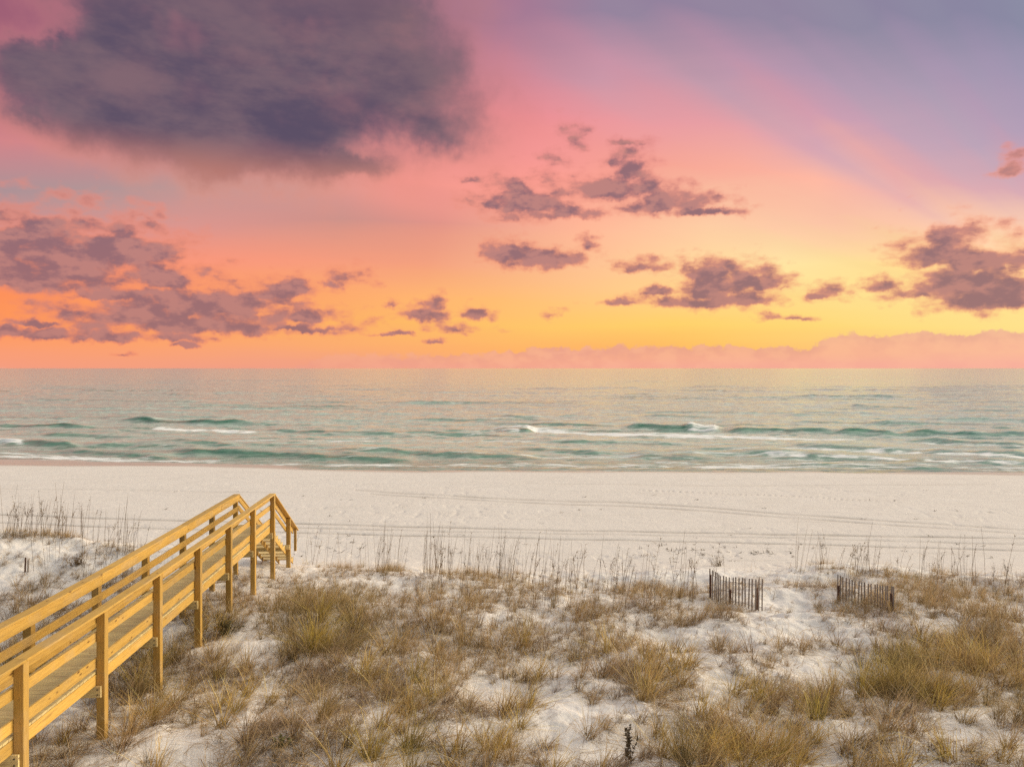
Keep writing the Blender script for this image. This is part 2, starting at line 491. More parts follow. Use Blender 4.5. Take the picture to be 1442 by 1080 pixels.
# ------------------------------------------------------------------ sea
WAVES = [  # start px,py  end px,py  crest height m, foam on crest (start..end fraction), trailing foam
    ((880, 602), (985, 606), .75, None), ((965, 606), (1015, 607), .85, (0, 1)), ((1005, 607.5), (1185, 611), .95, None), ((1180, 611), (1262, 612), .8, None),
    ((1268, 612), (1392, 614), .75, None), ((1385, 613), (1500, 610), .5, None), ((700, 607), (752, 608), .7, (0, .6)), ((690, 597), (880, 601), .45, None),
    ((165, 593), (362, 599), .75, None), ((-40, 600), (128, 603), .6, None), ((-40, 622), (34, 625), .6, (0, 1)), ((26, 625), (110, 629), .5, None),
    ((240, 637), (420, 643), .55, None), ((410, 643), (575, 650), .5, None), ((455, 637), (620, 641), .35, None), ((600, 642), (760, 647), .4, None), ((370, 606), (560, 613), .35, None), ((540, 608), (740, 616), .35, None),
    ((570, 590), (790, 596), .35, None), ((1120, 629), (1300, 637), .42, None), ((1290, 637), (1460, 643), .4, None), ((1040, 640), (1250, 648), .4, None), ((1240, 648), (1460, 652), .35, None),
    ((1290, 621), (1460, 631), .5, None), ((890, 643), (1010, 647), .35, None), ((720, 632), (860, 640), .3, None), ((760, 622), (980, 626), .3, None), ((980, 634), (1100, 636), .3, None),
    ((1170, 573), (1300, 576), .4, None), ((1250, 598), (1460, 600), .35, None), ((1120, 594), (1290, 600), .35, None), ((910, 588), (1010, 589), .35, None), ((900, 580), (1000, 581), .3, None), ((230, 556), (290, 557), .35, None), ((370, 568), (440, 569), .35, None),
    ((690, 585), (760, 588), .3, None), ((1200, 560), (1300, 561), .4, None), ((60, 612), (200, 616), .3, None), ((200, 622), (330, 628), .3, None), ((90, 636), (240, 645), .3, None), ((640, 651), (800, 656), .2, None), ((1100, 655), (1330, 661), .25, None),
]
_r = random.Random(5)
for _i in range(100):                                  # long low swells
    _x = _r.uniform(-150, 1450); _y = _r.uniform(530, 600) if _i % 2 else _r.uniform(532, 646); _l = _r.uniform(30, 130) if _i % 2 else _r.uniform(90, 420); _Y = F_PX * CAM_H / (_y - HY)
    WAVES.append(((_x, _y), (_x + _l, _y + _l * _r.uniform(0, .012)), min(.8, (1.0 + _r.random() * 1.0) * _Y / F_PX), None))
FOAMS = [((735, 604), (870, 613.5), 5.0, 1.15), ((840, 613), (1030, 616.5), 6.5, 1.2), ((990, 616), (1225, 621), 5.0, 1.0), ((968, 603.5), (1014, 606), 4.5, 1.0), ((215, 604.5), (365, 609), 5, 1.0), ((-20, 622), (35, 626), 4.0, .9),
         ((690, 603), (745, 606), 3.5, .8), ((1290, 624), (1460, 634), 2.6, .72), ((1100, 631), (1470, 647), 3.2, .85), ((1000, 641), (1470, 655), 3.2, .8), ((900, 650), (1320, 660), 3.0, .7), ((760, 640), (1000, 648), 2.2, .5), ((-40, 635), (130, 645), 3.5, .75), ((100, 644), (320, 652), 3.0, .65), ((300, 653), (560, 655), 2.5, .6),
         ((500, 639), (540, 640), 3, .5), ((620, 654), (900, 657), 2.5, .7), ((850, 618), (1000, 630), 3, .35)]


def sea_y(py): return F_PX * CAM_H / (py - HY)


def build_sea():
    inv = np.concatenate([np.arange(7, 24, .5), np.arange(24, 165, .38)])
    rows = np.concatenate([(F_PX * CAM_H / inv)[::-1], [2200, 4500, 10000, 25000, 60000]])
    X, Y, Q = fan(rows, tan_cols(1.8))
    px = CX + F_PX * X / Y; py = HY + F_PX * CAM_H / Y
    fade = 1 - sstep(500, 1300, Y)
    near = 1 - sstep(60, 150, Y)
    wx = X + 3 * pnoise(X * .03, Y * .03)
    Z = fade * ((.44 * fbm(wx * .022, Y * .17, 4, gain=.5) + .2 * fbm(wx * .25 + 7, Y * .6, 3, gain=.6)) * (1 - .5 * near) + .65 * fbm(wx * .007 + 3, Y * .055, 3) * sstep(130, 260, Y))
    face = np.zeros_like(Z); foam = np.zeros_like(Z)
    for (x0, y0), (x1, y1), h, fo in WAVES:
        t = (px - x0) / (x1 - x0)
        m = (t > -.25) & (t < 1.25)
        tt = t[m]
        env = sstep(-.12, .22, tt) * (1 - sstep(.78, 1.12, tt))
        cy = y0 + (y1 - y0) * tt + 1.1 * pnoise(px[m] * .03, tt * 0 + y0 * .37)
        yc = sea_y(cy); d = Y[m] - yc                      # metres behind the crest line
        wf, wb = 1.1 + h * .9, 3.5 + 3.5 * h
        prof = np.where(d < 0, np.exp(-(d / wf) ** 2), np.exp(-(d / wb) ** 2))
        amp = h * env * (.8 + .5 * pnoise(px[m] * .025 + x0, tt * 0 + 3.7))
        Z[m] += np.clip(amp, 0, None) * prof
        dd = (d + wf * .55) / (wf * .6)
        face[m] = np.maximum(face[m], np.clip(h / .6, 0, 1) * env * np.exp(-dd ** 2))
        if fo:
            fm = sstep(fo[0] - .05, fo[0] + .05, tt) * (1 - sstep(fo[1] - .05, fo[1] + .05, tt)) * env
            foam[m] = np.maximum(foam[m], fm * np.exp(-((d + wf * .4) / (wf * 1.1)) ** 2) * .60)
            face[m] *= 1 - .8 * fm
    for (x0, y0), (x1, y1), w, a in FOAMS:
        t = (px - x0) / (x1 - x0)
        m = (t > -.2) & (t < 1.2)
        tt = t[m]; env = sstep(-.1, .1, tt) * (1 - sstep(.85, 1.1, tt))
        cy = y0 + (y1 - y0) * tt + 1.3 * pnoise(px[m] * .02, tt * 0 + y0)
        d = (py[m] - cy) / (w * .55)
        foam[m] = np.maximum(foam[m], a * env * np.exp(-d ** 2) * (.75 + .5 * pnoise(px[m] * .05, py[m] * .3)))
    foam = np.maximum(foam, .50 * sstep(.22, .42, fbm(X * .022 + 5, Y * .42, 3)) * (1 - sstep(85, 135, Y)))
    foam = np.maximum(foam, .32 * sstep(.30, .5, fbm(X * .05 + 15, Y * .5 + 3, 3)) * (1 - sstep(120, 190, Y)))
    gz = ground_z(X, np.minimum(Y, 139))
    dep = np.where(Y < 139, -gz, 5)
    wash = np.exp(-((dep - .12) / .16) ** 2)
    foam = np.maximum(foam, wash * (.50 + .5 * fbm(X * .06, Y * .5, 3)))
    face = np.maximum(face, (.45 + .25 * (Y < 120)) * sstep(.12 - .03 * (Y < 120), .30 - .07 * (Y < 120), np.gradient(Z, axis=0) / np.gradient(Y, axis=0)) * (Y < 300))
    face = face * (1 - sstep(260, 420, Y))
    shallow = np.clip(1 - dep / 1.4, 0, 1) ** 1.3
    me = np_mesh('sea', np.stack([X.ravel(), Y.ravel(), Z.ravel()], 1), Q, {'face': face.ravel(), 'foam': np.clip(foam, 0, 1).ravel(), 'shallow': shallow.ravel()}, True, M_WATER)
    tag(link('sea', me), kind='structure')


build_sea()


# ------------------------------------------------------------------ boardwalk
HEAD = math.atan2(81.0, 1075.0)                      # walk runs a little left of straight ahead
BW_END = (-7.93, 25.3)                               # right-hand end post
ca, sa = math.cos(HEAD), math.sin(HEAD)


def bw_world(u, v):                                   # u to the right, v towards the sea
    return BW_END[0] + u * ca - v * sa, BW_END[1] + u * sa + v * ca


def build_boardwalk():
    POST_TOP = CAM_H - 4.20
    root = empty('boardwalk', (BW_END[0], BW_END[1], 0), HEAD)
    tag(root, 'new yellow pine boardwalk with post railings and stairs crossing the dune at left', 'boardwalk')
    SP, W, P = 2.455, 1.2, .14                        # post spacing, width between post centres, post section
    vs = [-SP * i for i in range(0, 9)]               # post lines, from the sea end back towards the camera
    zo = [0, 0, -.01, 0, .01, .045, .12, .21, .30]    # gentle rise towards the house

    def zoff(v): return float(np.interp(-v, [-x for x in vs], zo))
    T = POST_TOP

    def post(u, v, top, name='post'):
        x, y = bw_world(u, v)
        b = float(ground_z(x, y)) - .45
        m = MB(); m.prism((u, v, b), (u, v, top), P, P, (0, 1, 0), .008)
        return m.build(name, M_PINE_Z, root)
    for v in vs:
        for u in (0, -W): post(u, v, T + zoff(v))
    # cap boards and side boards, each a board of two spans
    ends = [(0, 2), (2, 4), (4, 6), (6, 8)]
    for side, u in ((1, 0.0), (-1, -W)):
        inn = -side                                   # towards the walkway
        for a, b in ends:
            va, vb = vs[a] + (.08 if a == 0 else -.003), vs[b] + .003
            for k in range(a, b):
                pass
            vm = vs[(a + b) // 2]

            def board(name, uu, dz, w, h):
                m = MB(); tn = random.random()
                m.prism((uu, va, T + dz + zoff(vs[a])), (uu, vm, T + dz + zoff(vm)), w, h, (0, 0, 1), .005, tn)
                m.prism((uu, vm + .002, T + dz + zoff(vm)), (uu, vb, T + dz + zoff(vs[b])), w, h, (0, 0, 1), .005, tn)
                return m.build(name, M_PINE_Y, root)
            board('rail_cap', u + inn * .02, .021, .20, .038)
            board('top_rail', u + inn * (P / 2 + .021), -.093, .038, .18)
            board('mid_rail', u + inn * (P / 2 + .021), -.42, .038, .16)
            board('lower_rail', u + inn * (P / 2 + .021), -.865, .038, .17)
            board('stringer', u + inn * (P / 2 + .021), -1.14, .042, .19)
    # deck planks run across the walk
    m = MB(); v = vs[-1] - .05; hw = W / 2 - P / 2 - .004
    while v < .10:
        dz = T - 1.0 + zoff(v)
        m.prism((-W / 2 - hw, v + .07, dz - .019), (-W / 2 + hw, v + .07, dz - .019), .134, .038, (0, 0, 1), .004)
        v += .141
    m.build('deck', M_PINE_X, root)
    # cross beams bolted to the camera side of each pair of posts
    for i, v in enumerate(vs):
        z = T - 1.335 + zoff(v)
        m = MB(); m.prism((-W - .05, v - P / 2 - .022, z), (.02, v - P / 2 - .022, z), .042, .19, (0, 0, 1))
        bo = m.build('cross_beam', M_PINE_X, root)
        for u in (0.0, -W):
            for dz in (-.045, .045):
                b = MB(); b.prism((u - .03, v - P / 2 - .043, z + dz), (u - .03, v - P / 2 - .055, z + dz), .022, .022, (0, 0, 1), .006)
                b.build('bolt', M_BOLT, bo)
    # stairs down to the beach
    st = empty('stairs', (0, 0, 0)); st.parent = root
    run, drop = 3.55, 1.93                            # to the last tread
    n = 10
    top_z = T - 1.0
    for u in (-.10, -W / 2, -W + .10):
        pts = [(u - .02, .05, top_z - .04)]
        for k in range(n):
            y1 = .05 + run * (k + 1) / n; z0 = top_z - .04 - drop * (k + 1) / n
            pts.append((u - .02, y1 - run / n, z0)) if k else pts.append((u - .02, .06, z0))
            pts.append((u - .02, y1, z0))
        pts.append((u - .02, .05 + run, top_z - drop - .26))
        pts.append((u - .02, .05, top_z - .34))
        mb = MB(); mb.poly(pts, (.04, 0, 0)); mb.build('stair_stringer', M_PINE_Y, st)
    for k in range(n):
        y1 = .05 + run * (k + .5) / n; z0 = top_z - .02 - drop * (k + 1) / n
        mb = MB()
        for j in (-1, 1):
            mb.prism((-W + .075, y1 + j * .086 + .01, z0), (-.075, y1 + j * .086 + .01, z0), .165, .036, (0, 0, 1), .004)
        mb.build('tread', M_PINE_X, st)
    sl = .52
    for side, u in ((1, 0.0), (-1, -W)):
        inn = -side
        v1, v2 = 2.4, 3.62
        post(u, v1, T - sl * v1 + .0)
        for nm, dz, w, h, uu, ve in (('rail_cap', .03, .20, .038, u + inn * .02, 3.85), ('top_rail', -.10, .038, .16, u + inn * (P / 2 + .021), v2), ('mid_rail', -.40, .038, .15, u + inn * (P / 2 + .021), v1 + .05)):
            mb = MB(); mb.prism((uu, .085, T + dz - sl * .085), (uu, ve, T + dz - sl * ve), w, h, (0, 0, 1), .005)
            mb.build(nm, M_PINE_Y, st)
        mb = MB(); mb.prism((u, v2 - .02, T - sl * v2 - .82), (u, v2 - .02, T - sl * v2 - .005), .09, .09, (0, 1, 0)); mb.build('newel', M_PINE_Z, st)
    z = T - sl * 2.4 - 1.02
    mb = MB(); mb.prism((-W - .05, 2.4 - P / 2 - .022, z), (.06, 2.4 - P / 2 - .022, z), .042, .17, (0, 0, 1)); mb.build('cross_beam', M_PINE_X, st)


build_boardwalk()


# ------------------------------------------------------------------ sand fences
def build_fence(label, pts, tops, n, posts, group):
    """pts: picket foot line as photo pixels on the sand; tops: photo rows of the picket heads"""
    g = [on_ground(*p) for p in pts]
    ts = np.linspace(0, 1, len(g))
    root = empty('sand_fence', g[0]); tag(root, label, 'fence', group)
    ox, oy, oz = g[0]
    heads = []
    for i in range(n):
        t = i / (n - 1)
        x = float(np.interp(t, ts, [q[0] for q in g])); y = float(np.interp(t, ts, [q[1] for q in g])); z = float(ground_z(x, y))
        px = CX + F_PX * x / y
        top = CAM_H - (np.interp(px, [q[0] for q in tops], [q[1] for q in tops]) - HY) / F_PX * y
        h = max(.5, float(top) - z)
        lx, ly = random.gauss(0, .012), random.gauss(0, .02)
        a = Vector((x - ox, y - oy, z - oz - .15)); b = Vector((x - ox + lx + .01, y - oy + ly, z - oz + h + random.gauss(0, .012)))
        d = Vector((g[-1][0] - g[0][0], g[-1][1] - g[0][1], 0)).normalized()
        mb = MB(); mb.prism(a, b, random.uniform(.040, .050), .011, d.cross(Vector((0, 0, 1))), .003)
        mb.build('picket', M_PICKET, root)
        heads.append((a, b))
    for f in (.25, .55, .85):
        wb = MB()
        for (a0, b0), (a1, b1) in zip(heads[:-1], heads[1:]):
            for s in (-.009, .009):
                o = Vector((0, s, 0)); wb.prism(a0.lerp(b0, f) + o, a1.lerp(b1, f) + o, .005, .005, (0, 0, 1), .001)
        wb.build('wire', M_WIRE, root)
    for px, py, hpx, lean in posts:
        x, y, z = on_ground(px, py)
        mb = MB(); h = hpx * y / F_PX
        mb.prism((x - ox, y - oy + .04, z - oz - .3), (x - ox + lean, y - oy + .04, z - oz + h), .06, .06, (0, 1, 0), .012)
        mb.build('post', M_STAKE, root)
    return root


build_fence('weathered picket sand fence on bare sand, the left one with no grass in front', [(1000, 842), (1018, 849), (1045, 853), (1073, 860)], [(1000, 800), (1008, 806), (1018, 811), (1040, 814), (1073, 815)], 19,
            [(1000.5, 843, 33, .01), (1029, 851, 20, 0), (1067, 859, 31, -.01)], 'sand fences on the dune')
build_fence('weathered picket sand fence on the right half buried in golden grass', [(1179, 846), (1205, 850), (1235, 855), (1258, 860)], [(1179, 808), (1190, 813), (1215, 820), (1240, 824), (1258, 826)], 20,
            [(1181, 847, 22, .01), (1257, 860, 24, -.02)], 'sand fences on the dune')

x, y, z = on_ground(37, 806)
root = empty('broken_stake', (x, y, z)); tag(root, 'short dark broken pair of stakes in sand left of the boardwalk', 'stake')
for dx, h in ((-.045, .46), (.045, .40)):
    mb = MB(); mb.prism((dx, 0, -.2), (dx + .01, .02, h), .05, .03, (0, 1, 0), .006); mb.build('slat', M_PICKET if dx > 0 else M_STAKE, root)


# ------------------------------------------------------------------ grasses
def blades(base, phi, lean, L, curl, w, face=None, segs=3, wpow=.8):
    """curved tapering strips; returns vertices (N*2*(segs+1)) and quads"""
    N = len(L); t = np.linspace(0, 1, segs + 1)
    hx, hy = np.cos(phi), np.sin(phi)
    out = (lean[:, None] * t + curl[:, None] * t ** 2)                       # horizontal travel
    up = t * np.cos(np.clip(lean, 0, 1.3))[:, None] - .45 * curl[:, None] * t ** 2
    c = base[:, None, :] + np.stack([hx[:, None] * out, hy[:, None] * out, up], 2) * L[:, None, None]
    if face is None: face = phi + np.pi / 2 + RNG.normal(0, .5, N)
    wd = np.stack([np.cos(face), np.sin(face), np.zeros(N)], 1)
    ww = (w[:, None] * np.maximum(1 - t, .06) ** wpow)[:, :, None] * .5
    V = np.stack([c - wd[:, None, :] * ww, c + wd[:, None, :] * ww], 2).reshape(-1, 3)
    k = 2 * (segs + 1); b = (np.arange(N) * k)[:, None]
    s = np.arange(segs)[None, :] * 2
    Q = np.stack([b + s, b + s + 1, b + s + 3, b + s + 2], 2).reshape(-1, 4)
    tt = np.repeat(np.tile(t, N), 2)
    return V, Q, tt, k


PAL = {0: [(.74, .48, .14), (.60, .375, .105), (.86, .62, .25), (.22, .12, .045), (.56, .41, .10)],
       1: [(.50, .36, .095), (.36, .27, .07), (.68, .49, .155), (.14, .12, .035), (.70, .47, .15)],
       2: [(.52, .35, .175), (.38, .25, .13), (.66, .48, .27), (.17, .11, .06), (.56, .36, .13)]}


def tuft(kind, n, r, h, spread, wmin=.004, wmax=.009):
    """vertices, quads and colours of a tuft round the origin"""
    rad = r * np.sqrt(RNG.random(n)); th = RNG.uniform(0, 2 * np.pi, n)
    base = np.stack([rad * np.cos(th), rad * np.sin(th), np.full(n, -.04)], 1)
    wind = RNG.uniform(-.8, .8)                       # each tuft is combed over its own way, mostly down the breeze
    phi = np.where(RNG.random(n) < .45, wind + RNG.normal(0, .5, n), th + RNG.normal(0, .8, n))
    lean = np.abs(RNG.normal(.25, .22, n)) * spread + .25 * rad / max(r, 1e-3) * spread
    curl = np.abs(RNG.normal(.22, .2, n)) * spread
    L = h * RNG.uniform(.45, 1.08, n)
    flat = RNG.random(n) < .18
    lean[flat] += .8; curl[flat] += .25
    w = RNG.uniform(wmin, wmax, n)
    V, Q, tt, k = blades(base, phi, lean, L, curl, w)
    pal = np.array(PAL[kind]); c = pal[RNG.choice(len(pal), n, p=[.3, .2, .24, .13, .13])] * RNG.uniform(.6, 1.35, (n, 1))
    C = np.repeat(c, k, 0) * (.36 + .92 * tt)[:, None]  # shade inside the tuft put into the colour: dark roots, paler tips
    return V, Q, np.clip(C, 0, 1)


def cover(x, y, z):
    """how thick the grass stands: named patches on a patchy background"""
    d, k = density(x, y, z)
    px, py = proj(x, y, z)
    dune = (1 - sstep(22.5, 28.0, y))
    bare = np.zeros_like(d)
    for cx, cy, rx, ry in BARE:
        bare = np.maximum(bare, 1 - sstep(.5, 1.6, ((px - cx) / rx) ** 2 + ((py - cy) / ry) ** 2))
    bg = .80 * dune * sstep(-.38, .06, fbm(x * .55 + 4, y * .5 + 3, 3)) * (1 - .8 * bare)
    k = np.where(bg > d, np.where(pnoise(x * .5, y * .5 + 60) > -.12, 0, 2), k)
    holes = sstep(-.41, -.11, fbm(x * .9 + 21, y * .8, 3))
    return np.maximum(d * (1 - .6 * bare), bg) * np.maximum(holes, sstep(1.0, 1.15, d)), k


def scatter():
    """tufts keep their distance from one another, closer where the grass is thick"""
    N = 80000
    y = np.sqrt(RNG.uniform(8.5 ** 2, 29.5 ** 2, N)); x = RNG.uniform(-1.05, 1.05, N) * y
    z = ground_z(x, y); d, k = cover(x, y, z)
    ok = RNG.random(N) < np.clip(d * 1.5, 0, 1)
    x, y, z, d, k = x[ok], y[ok], z[ok], d[ok], k[ok]
    rmin = np.interp(d, [.05, .3, .6, 1.0, 1.15], [.85, .46, .33, .26, .22])
    grid, keep = {}, []
    for i in range(len(x)):
        cx, cy = int(x[i] // .5), int(y[i] // .5); r2 = rmin[i] ** 2; good = True
        for gx in range(cx - 2, cx + 3):
            for gy in range(cy - 2, cy + 3):
                for q in grid.get((gx, gy), ()):
                    if (x[q] - x[i]) ** 2 + (y[q] - y[i]) ** 2 < r2: good = False; break
                if not good: break
            if not good: break
        if good: grid.setdefault((cx, cy), []).append(i); keep.append(i)
    keep = np.array(keep); x, y, z, d, k = x[keep], y[keep], z[keep], d[keep], k[keep]
    mixk = RNG.random(len(x)); k = np.where(mixk < .2, RNG.integers(0, 3, len(x)), k)
    return x, y, z, np.maximum(d, .1), k


build_ground()
GX, GY, GZ, GD, GK = scatter()
size = (.37 + .30 * np.clip(GD, 0, 1.1)) * RNG.uniform(.65, 1.3, len(GX)) * np.interp(GY, [20, 27], [1, .7])
size = np.where(GD < .2, size * .7, size)
px_g, py_g = proj(GX, GY, GZ)
inside = (px_g > -30) & (px_g < 1472) & (py_g < 1100)
rank = np.argsort(-np.where(inside, size / GY, 0))
N_IND = 280
print('tufts', len(GX), 'inside', inside.sum())

protos = {}
for kd in (0, 1, 2):
    for v in range(4):
        h = (1.0, 1.12, .8)[kd]
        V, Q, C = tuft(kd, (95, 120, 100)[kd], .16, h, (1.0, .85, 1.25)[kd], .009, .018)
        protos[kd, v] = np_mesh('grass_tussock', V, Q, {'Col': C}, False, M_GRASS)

KIND = ['golden', 'olive green', 'grey brown']


def side_of(x, y):
    u = (x - BW_END[0]) * ca + (y - BW_END[1]) * sa
    if u < -1.5: return 'left of the boardwalk', 'left of the boardwalk'
    if u < .6: return 'under the boardwalk', 'under the boardwalk'
    p = CX + F_PX * x / y
    if p < 560: return 'beside the boardwalk on its right', 'right beside the boardwalk'
    if p < 960: return 'in the middle of the dune', 'in the middle of the dune'
    return 'on the right of the dune nearest the sand fences', 'on the right of the dune'


chosen = rank[:N_IND]
for i in chosen:
    kd = int(GK[i])
    o = bpy.data.objects.new('grass_tussock', protos[kd, random.randrange(4)])
    COL.objects.link(o)
    s = float(size[i])
    o.location = (GX[i], GY[i], GZ[i]); o.rotation_euler = (random.gauss(0, .08), random.gauss(.05, .08), random.gauss(0, .7)); o.scale = (s * random.uniform(.9, 1.3), s * random.uniform(.9, 1.3), s)
    a, g = side_of(GX[i], GY[i])
    tag(o, '%s dry grass tussock %s' % (KIND[kd], a), 'grass tussock', '%s tussocks %s' % (KIND[kd], g))

# the rest of the grass: nobody could count it
VV, QQ, CC = [], [], []; nv = 0


def add(V, Q, C):
    global nv
    VV.append(V); QQ.append(Q + nv); CC.append(C); nv += len(V)


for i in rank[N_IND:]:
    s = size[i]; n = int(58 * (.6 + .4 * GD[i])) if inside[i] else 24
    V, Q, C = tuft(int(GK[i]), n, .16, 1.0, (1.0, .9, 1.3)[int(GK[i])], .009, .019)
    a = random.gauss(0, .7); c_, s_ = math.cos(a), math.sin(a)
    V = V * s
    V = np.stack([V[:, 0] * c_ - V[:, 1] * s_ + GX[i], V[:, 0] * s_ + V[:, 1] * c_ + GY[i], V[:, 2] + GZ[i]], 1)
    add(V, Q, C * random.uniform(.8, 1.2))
# thin single blades dotted over the open sand
N = 9000
y = np.sqrt(RNG.uniform(8.5 ** 2, 30 ** 2, N)); x = RNG.uniform(-.8, .8, N) * y; z = ground_z(x, y); d, k = cover(x, y, z)
keep = RNG.random(N) < (.12 + .5 * d) * (1 - sstep(27, 30, y)) * sstep(-.4, .3, fbm(x * .6, y * .6, 3))
x, y, z = x[keep], y[keep], z[keep]; n = len(x)
V, Q, tt, kk = blades(np.stack([x, y, z - .02], 1), RNG.uniform(0, 6.28, n), np.abs(RNG.normal(.2, .3, n)), RNG.uniform(.15, .55, n), np.abs(RNG.normal(.2, .2, n)), RNG.uniform(.004, .008, n))
pal = np.array(PAL[2] + PAL[0]); add(V, Q, np.repeat(pal[RNG.integers(0, 10, n)], kk, 0) * .85)
me = np_mesh('dune_grass', np.concatenate(VV), np.concatenate(QQ), {'Col': np.concatenate(CC)}, False, M_GRASS)
tag(link('dune_grass', me), 'thin dry dune grass growing all over the white sand', 'grass', kind='stuff')

# dead straw lying on the sand
VV, QQ, CC = [], [], []; nv = 0
N = 155000
y = np.sqrt(RNG.uniform(8.5 ** 2, 30 ** 2, N)); x = RNG.uniform(-1.05, 1.05, N) * y; z = ground_z(x, y); d, k = cover(x, y, z)
keep = RNG.random(N) < (.07 + .6 * d) * (1 - sstep(26.5, 29.5, y)) * sstep(-.45, .25, fbm(x * .8 + 2, y * .8, 3))
x, y, z = x[keep], y[keep], z[keep]; n = len(x)
ph = RNG.normal(.6, 1.1, n); L = RNG.uniform(.12, .55, n)
x2, y2 = x + np.cos(ph) * L, y + np.sin(ph) * L; z2 = ground_z(x2, y2)
xm, ym = (x + x2) / 2 - np.sin(ph) * L * RNG.normal(0, .15, n), (y + y2) / 2 + np.cos(ph) * L * RNG.normal(0, .15, n); zm = ground_z(xm, ym)
w = RNG.uniform(.0025, .0065, n); wx, wy = -np.sin(ph) * w, np.cos(ph) * w
e1, e2, e3 = RNG.uniform(.006, .03, n), RNG.uniform(.012, .07, n), RNG.uniform(.006, .05, n)
V = np.stack([np.stack([x - wx, y - wy, z + e1], 1), np.stack([x + wx, y + wy, z + e1], 1), np.stack([xm - wx, ym - wy, zm + e2], 1), np.stack([xm + wx, ym + wy, zm + e2], 1), np.stack([x2 - wx * .4, y2 - wy * .4, z2 + e3], 1), np.stack([x2 + wx * .4, y2 + wy * .4, z2 + e3], 1)], 1).reshape(-1, 3)
b = (np.arange(n) * 6)[:, None]
Q = np.concatenate([b + np.array([[0, 1, 3, 2]]), b + np.array([[2, 3, 5, 4]])], 1).reshape(-1, 4)
pal = np.array(PAL[2]) * 1.0
me = np_mesh('dead_straw', V, Q, {'Col': np.repeat(pal[RNG.integers(0, 5, n)] * RNG.uniform(.6, 1.2, (n, 1)), 6, 0)}, False, M_GRASS)
tag(link('dead_straw', me), 'grey brown dead straw lying flat on the sand', 'straw', kind='stuff')
print('straw', n)


# ------------------------------------------------------------------ sea oats: tall dry stalks with drooping seed heads
def sea_oat_mesh(n, h):
    Vs, Qs, Cs = [], [], []; off = 0
    base = np.stack([RNG.normal(0, .3, n), RNG.normal(0, .2, n), np.full(n, -.06)], 1)
    phi = RNG.normal(.2, 1.2, n); lean = np.abs(RNG.normal(.05, .07, n)); curl = np.abs(RNG.normal(.06, .08, n)); L = h * RNG.uniform(.6, 1.1, n)
    for f in (0, np.pi / 2):
        V, Q, tt, k = blades(base, phi, lean, L, curl, np.full(n, .0095), face=np.full(n, f + .4), segs=4, wpow=.25)
        Vs.append(V); Qs.append(Q + off); off += len(V)
        Cs.append(np.repeat(np.array([[.20, .135, .075]]) * RNG.uniform(.6, 1.5, (n, 1)), k, 0))
    # seed heads: short drooping strips along the last part of the stalk
    m = 9
    for j in range(n):
        if RNG.random() < .35: continue
        t = RNG.uniform(.72, 1.0, m)
        c = base[j] + np.stack([np.cos(phi[j]) * (lean[j] * t + curl[j] * t * t), np.sin(phi[j]) * (lean[j] * t + curl[j] * t * t), t * np.cos(lean[j]) - .45 * curl[j] * t * t], 1) * L[j]
        V, Q, tt, k = blades(c, RNG.uniform(0, 6.28, m), RNG.uniform(.3, .9, m), RNG.uniform(.06, .14, m), RNG.uniform(.5, 1.2, m), RNG.uniform(.014, .026, m), segs=2)
        Vs.append(V); Qs.append(Q + off); off += len(V); Cs.append(np.repeat(np.array([[.20, .125, .06]]) * RNG.uniform(.6, 1.4, (m, 1)), k, 0))
    q = 14
    V, Q, C = tuft(0, q, .12, .32, 1.2, .005, .009)
    Vs.append(V); Qs.append(Q + off); Cs.append(C * .9)
    return np_mesh('sea_oats', np.concatenate(Vs), np.concatenate(Qs), {'Col': np.concatenate(Cs)}, False, M_GRASS)


oat_protos = [sea_oat_mesh(n, h) for n, h in ((1, 1.7), (2, 1.6), (2, 1.9), (3, 1.7), (1, 1.4), (3, 1.95))]
OATS = []
for x0, x1, y0, y1, jit, n, lab in (
        (-10, 110, 752, 757, 4, 26, 'left'), (100, 190, 762, 780, 6, 12, 'left'), (20, 200, 790, 830, 12, 8, 'left'),
        (520, 570, 802, 806, 5, 9, 'mid'), (590, 720, 806, 815, 5, 24, 'mid'), (700, 820, 816, 838, 6, 17, 'mid'), (560, 850, 830, 860, 12, 12, 'mid'), (840, 1000, 832, 842, 6, 17, 'mid'),
        (1110, 1240, 802, 812, 5, 13, 'right'), (1190, 1350, 814, 824, 6, 14, 'right'), (1350, 1445, 826, 838, 6, 6, 'right'), (420, 500, 790, 806, 6, 6, 'mid'), (900, 960, 850, 885, 12, 6, 'mid')):
    for i in range(int(n * 1.6)):
        px = random.uniform(x0, x1)
        OATS.append((px, y0 + (y1 - y0) * (px - x0) / (x1 - x0) + random.gauss(0, jit * .5), lab))
WHERE = {'left': 'on the far left dune ridge behind the boardwalk', 'mid': 'along the dune edge between boardwalk and sand fence', 'right': 'on the dune ridge behind the right sand fence'}
for px, py, lab in OATS:
    x, y, z = on_ground(px, py)
    if y > 30.5: y = 29.5 + random.uniform(-1, 1); x = (px - CX) / F_PX * y; z = float(ground_z(x, y))
    o = bpy.data.objects.new('sea_oats', random.choice(oat_protos)); COL.objects.link(o)
    o.location = (x, y, z); s = random.uniform(.7, 1.15) * (1.0 if lab != 'right' else .95); o.scale = (s, s, s); o.rotation_euler = (0, random.gauss(.02, .05), random.gauss(0, .8))
    tag(o, 'tall thin dry sea oat stalks %s' % WHERE[lab], 'sea oats', 'sea oats %s' % WHERE[lab])


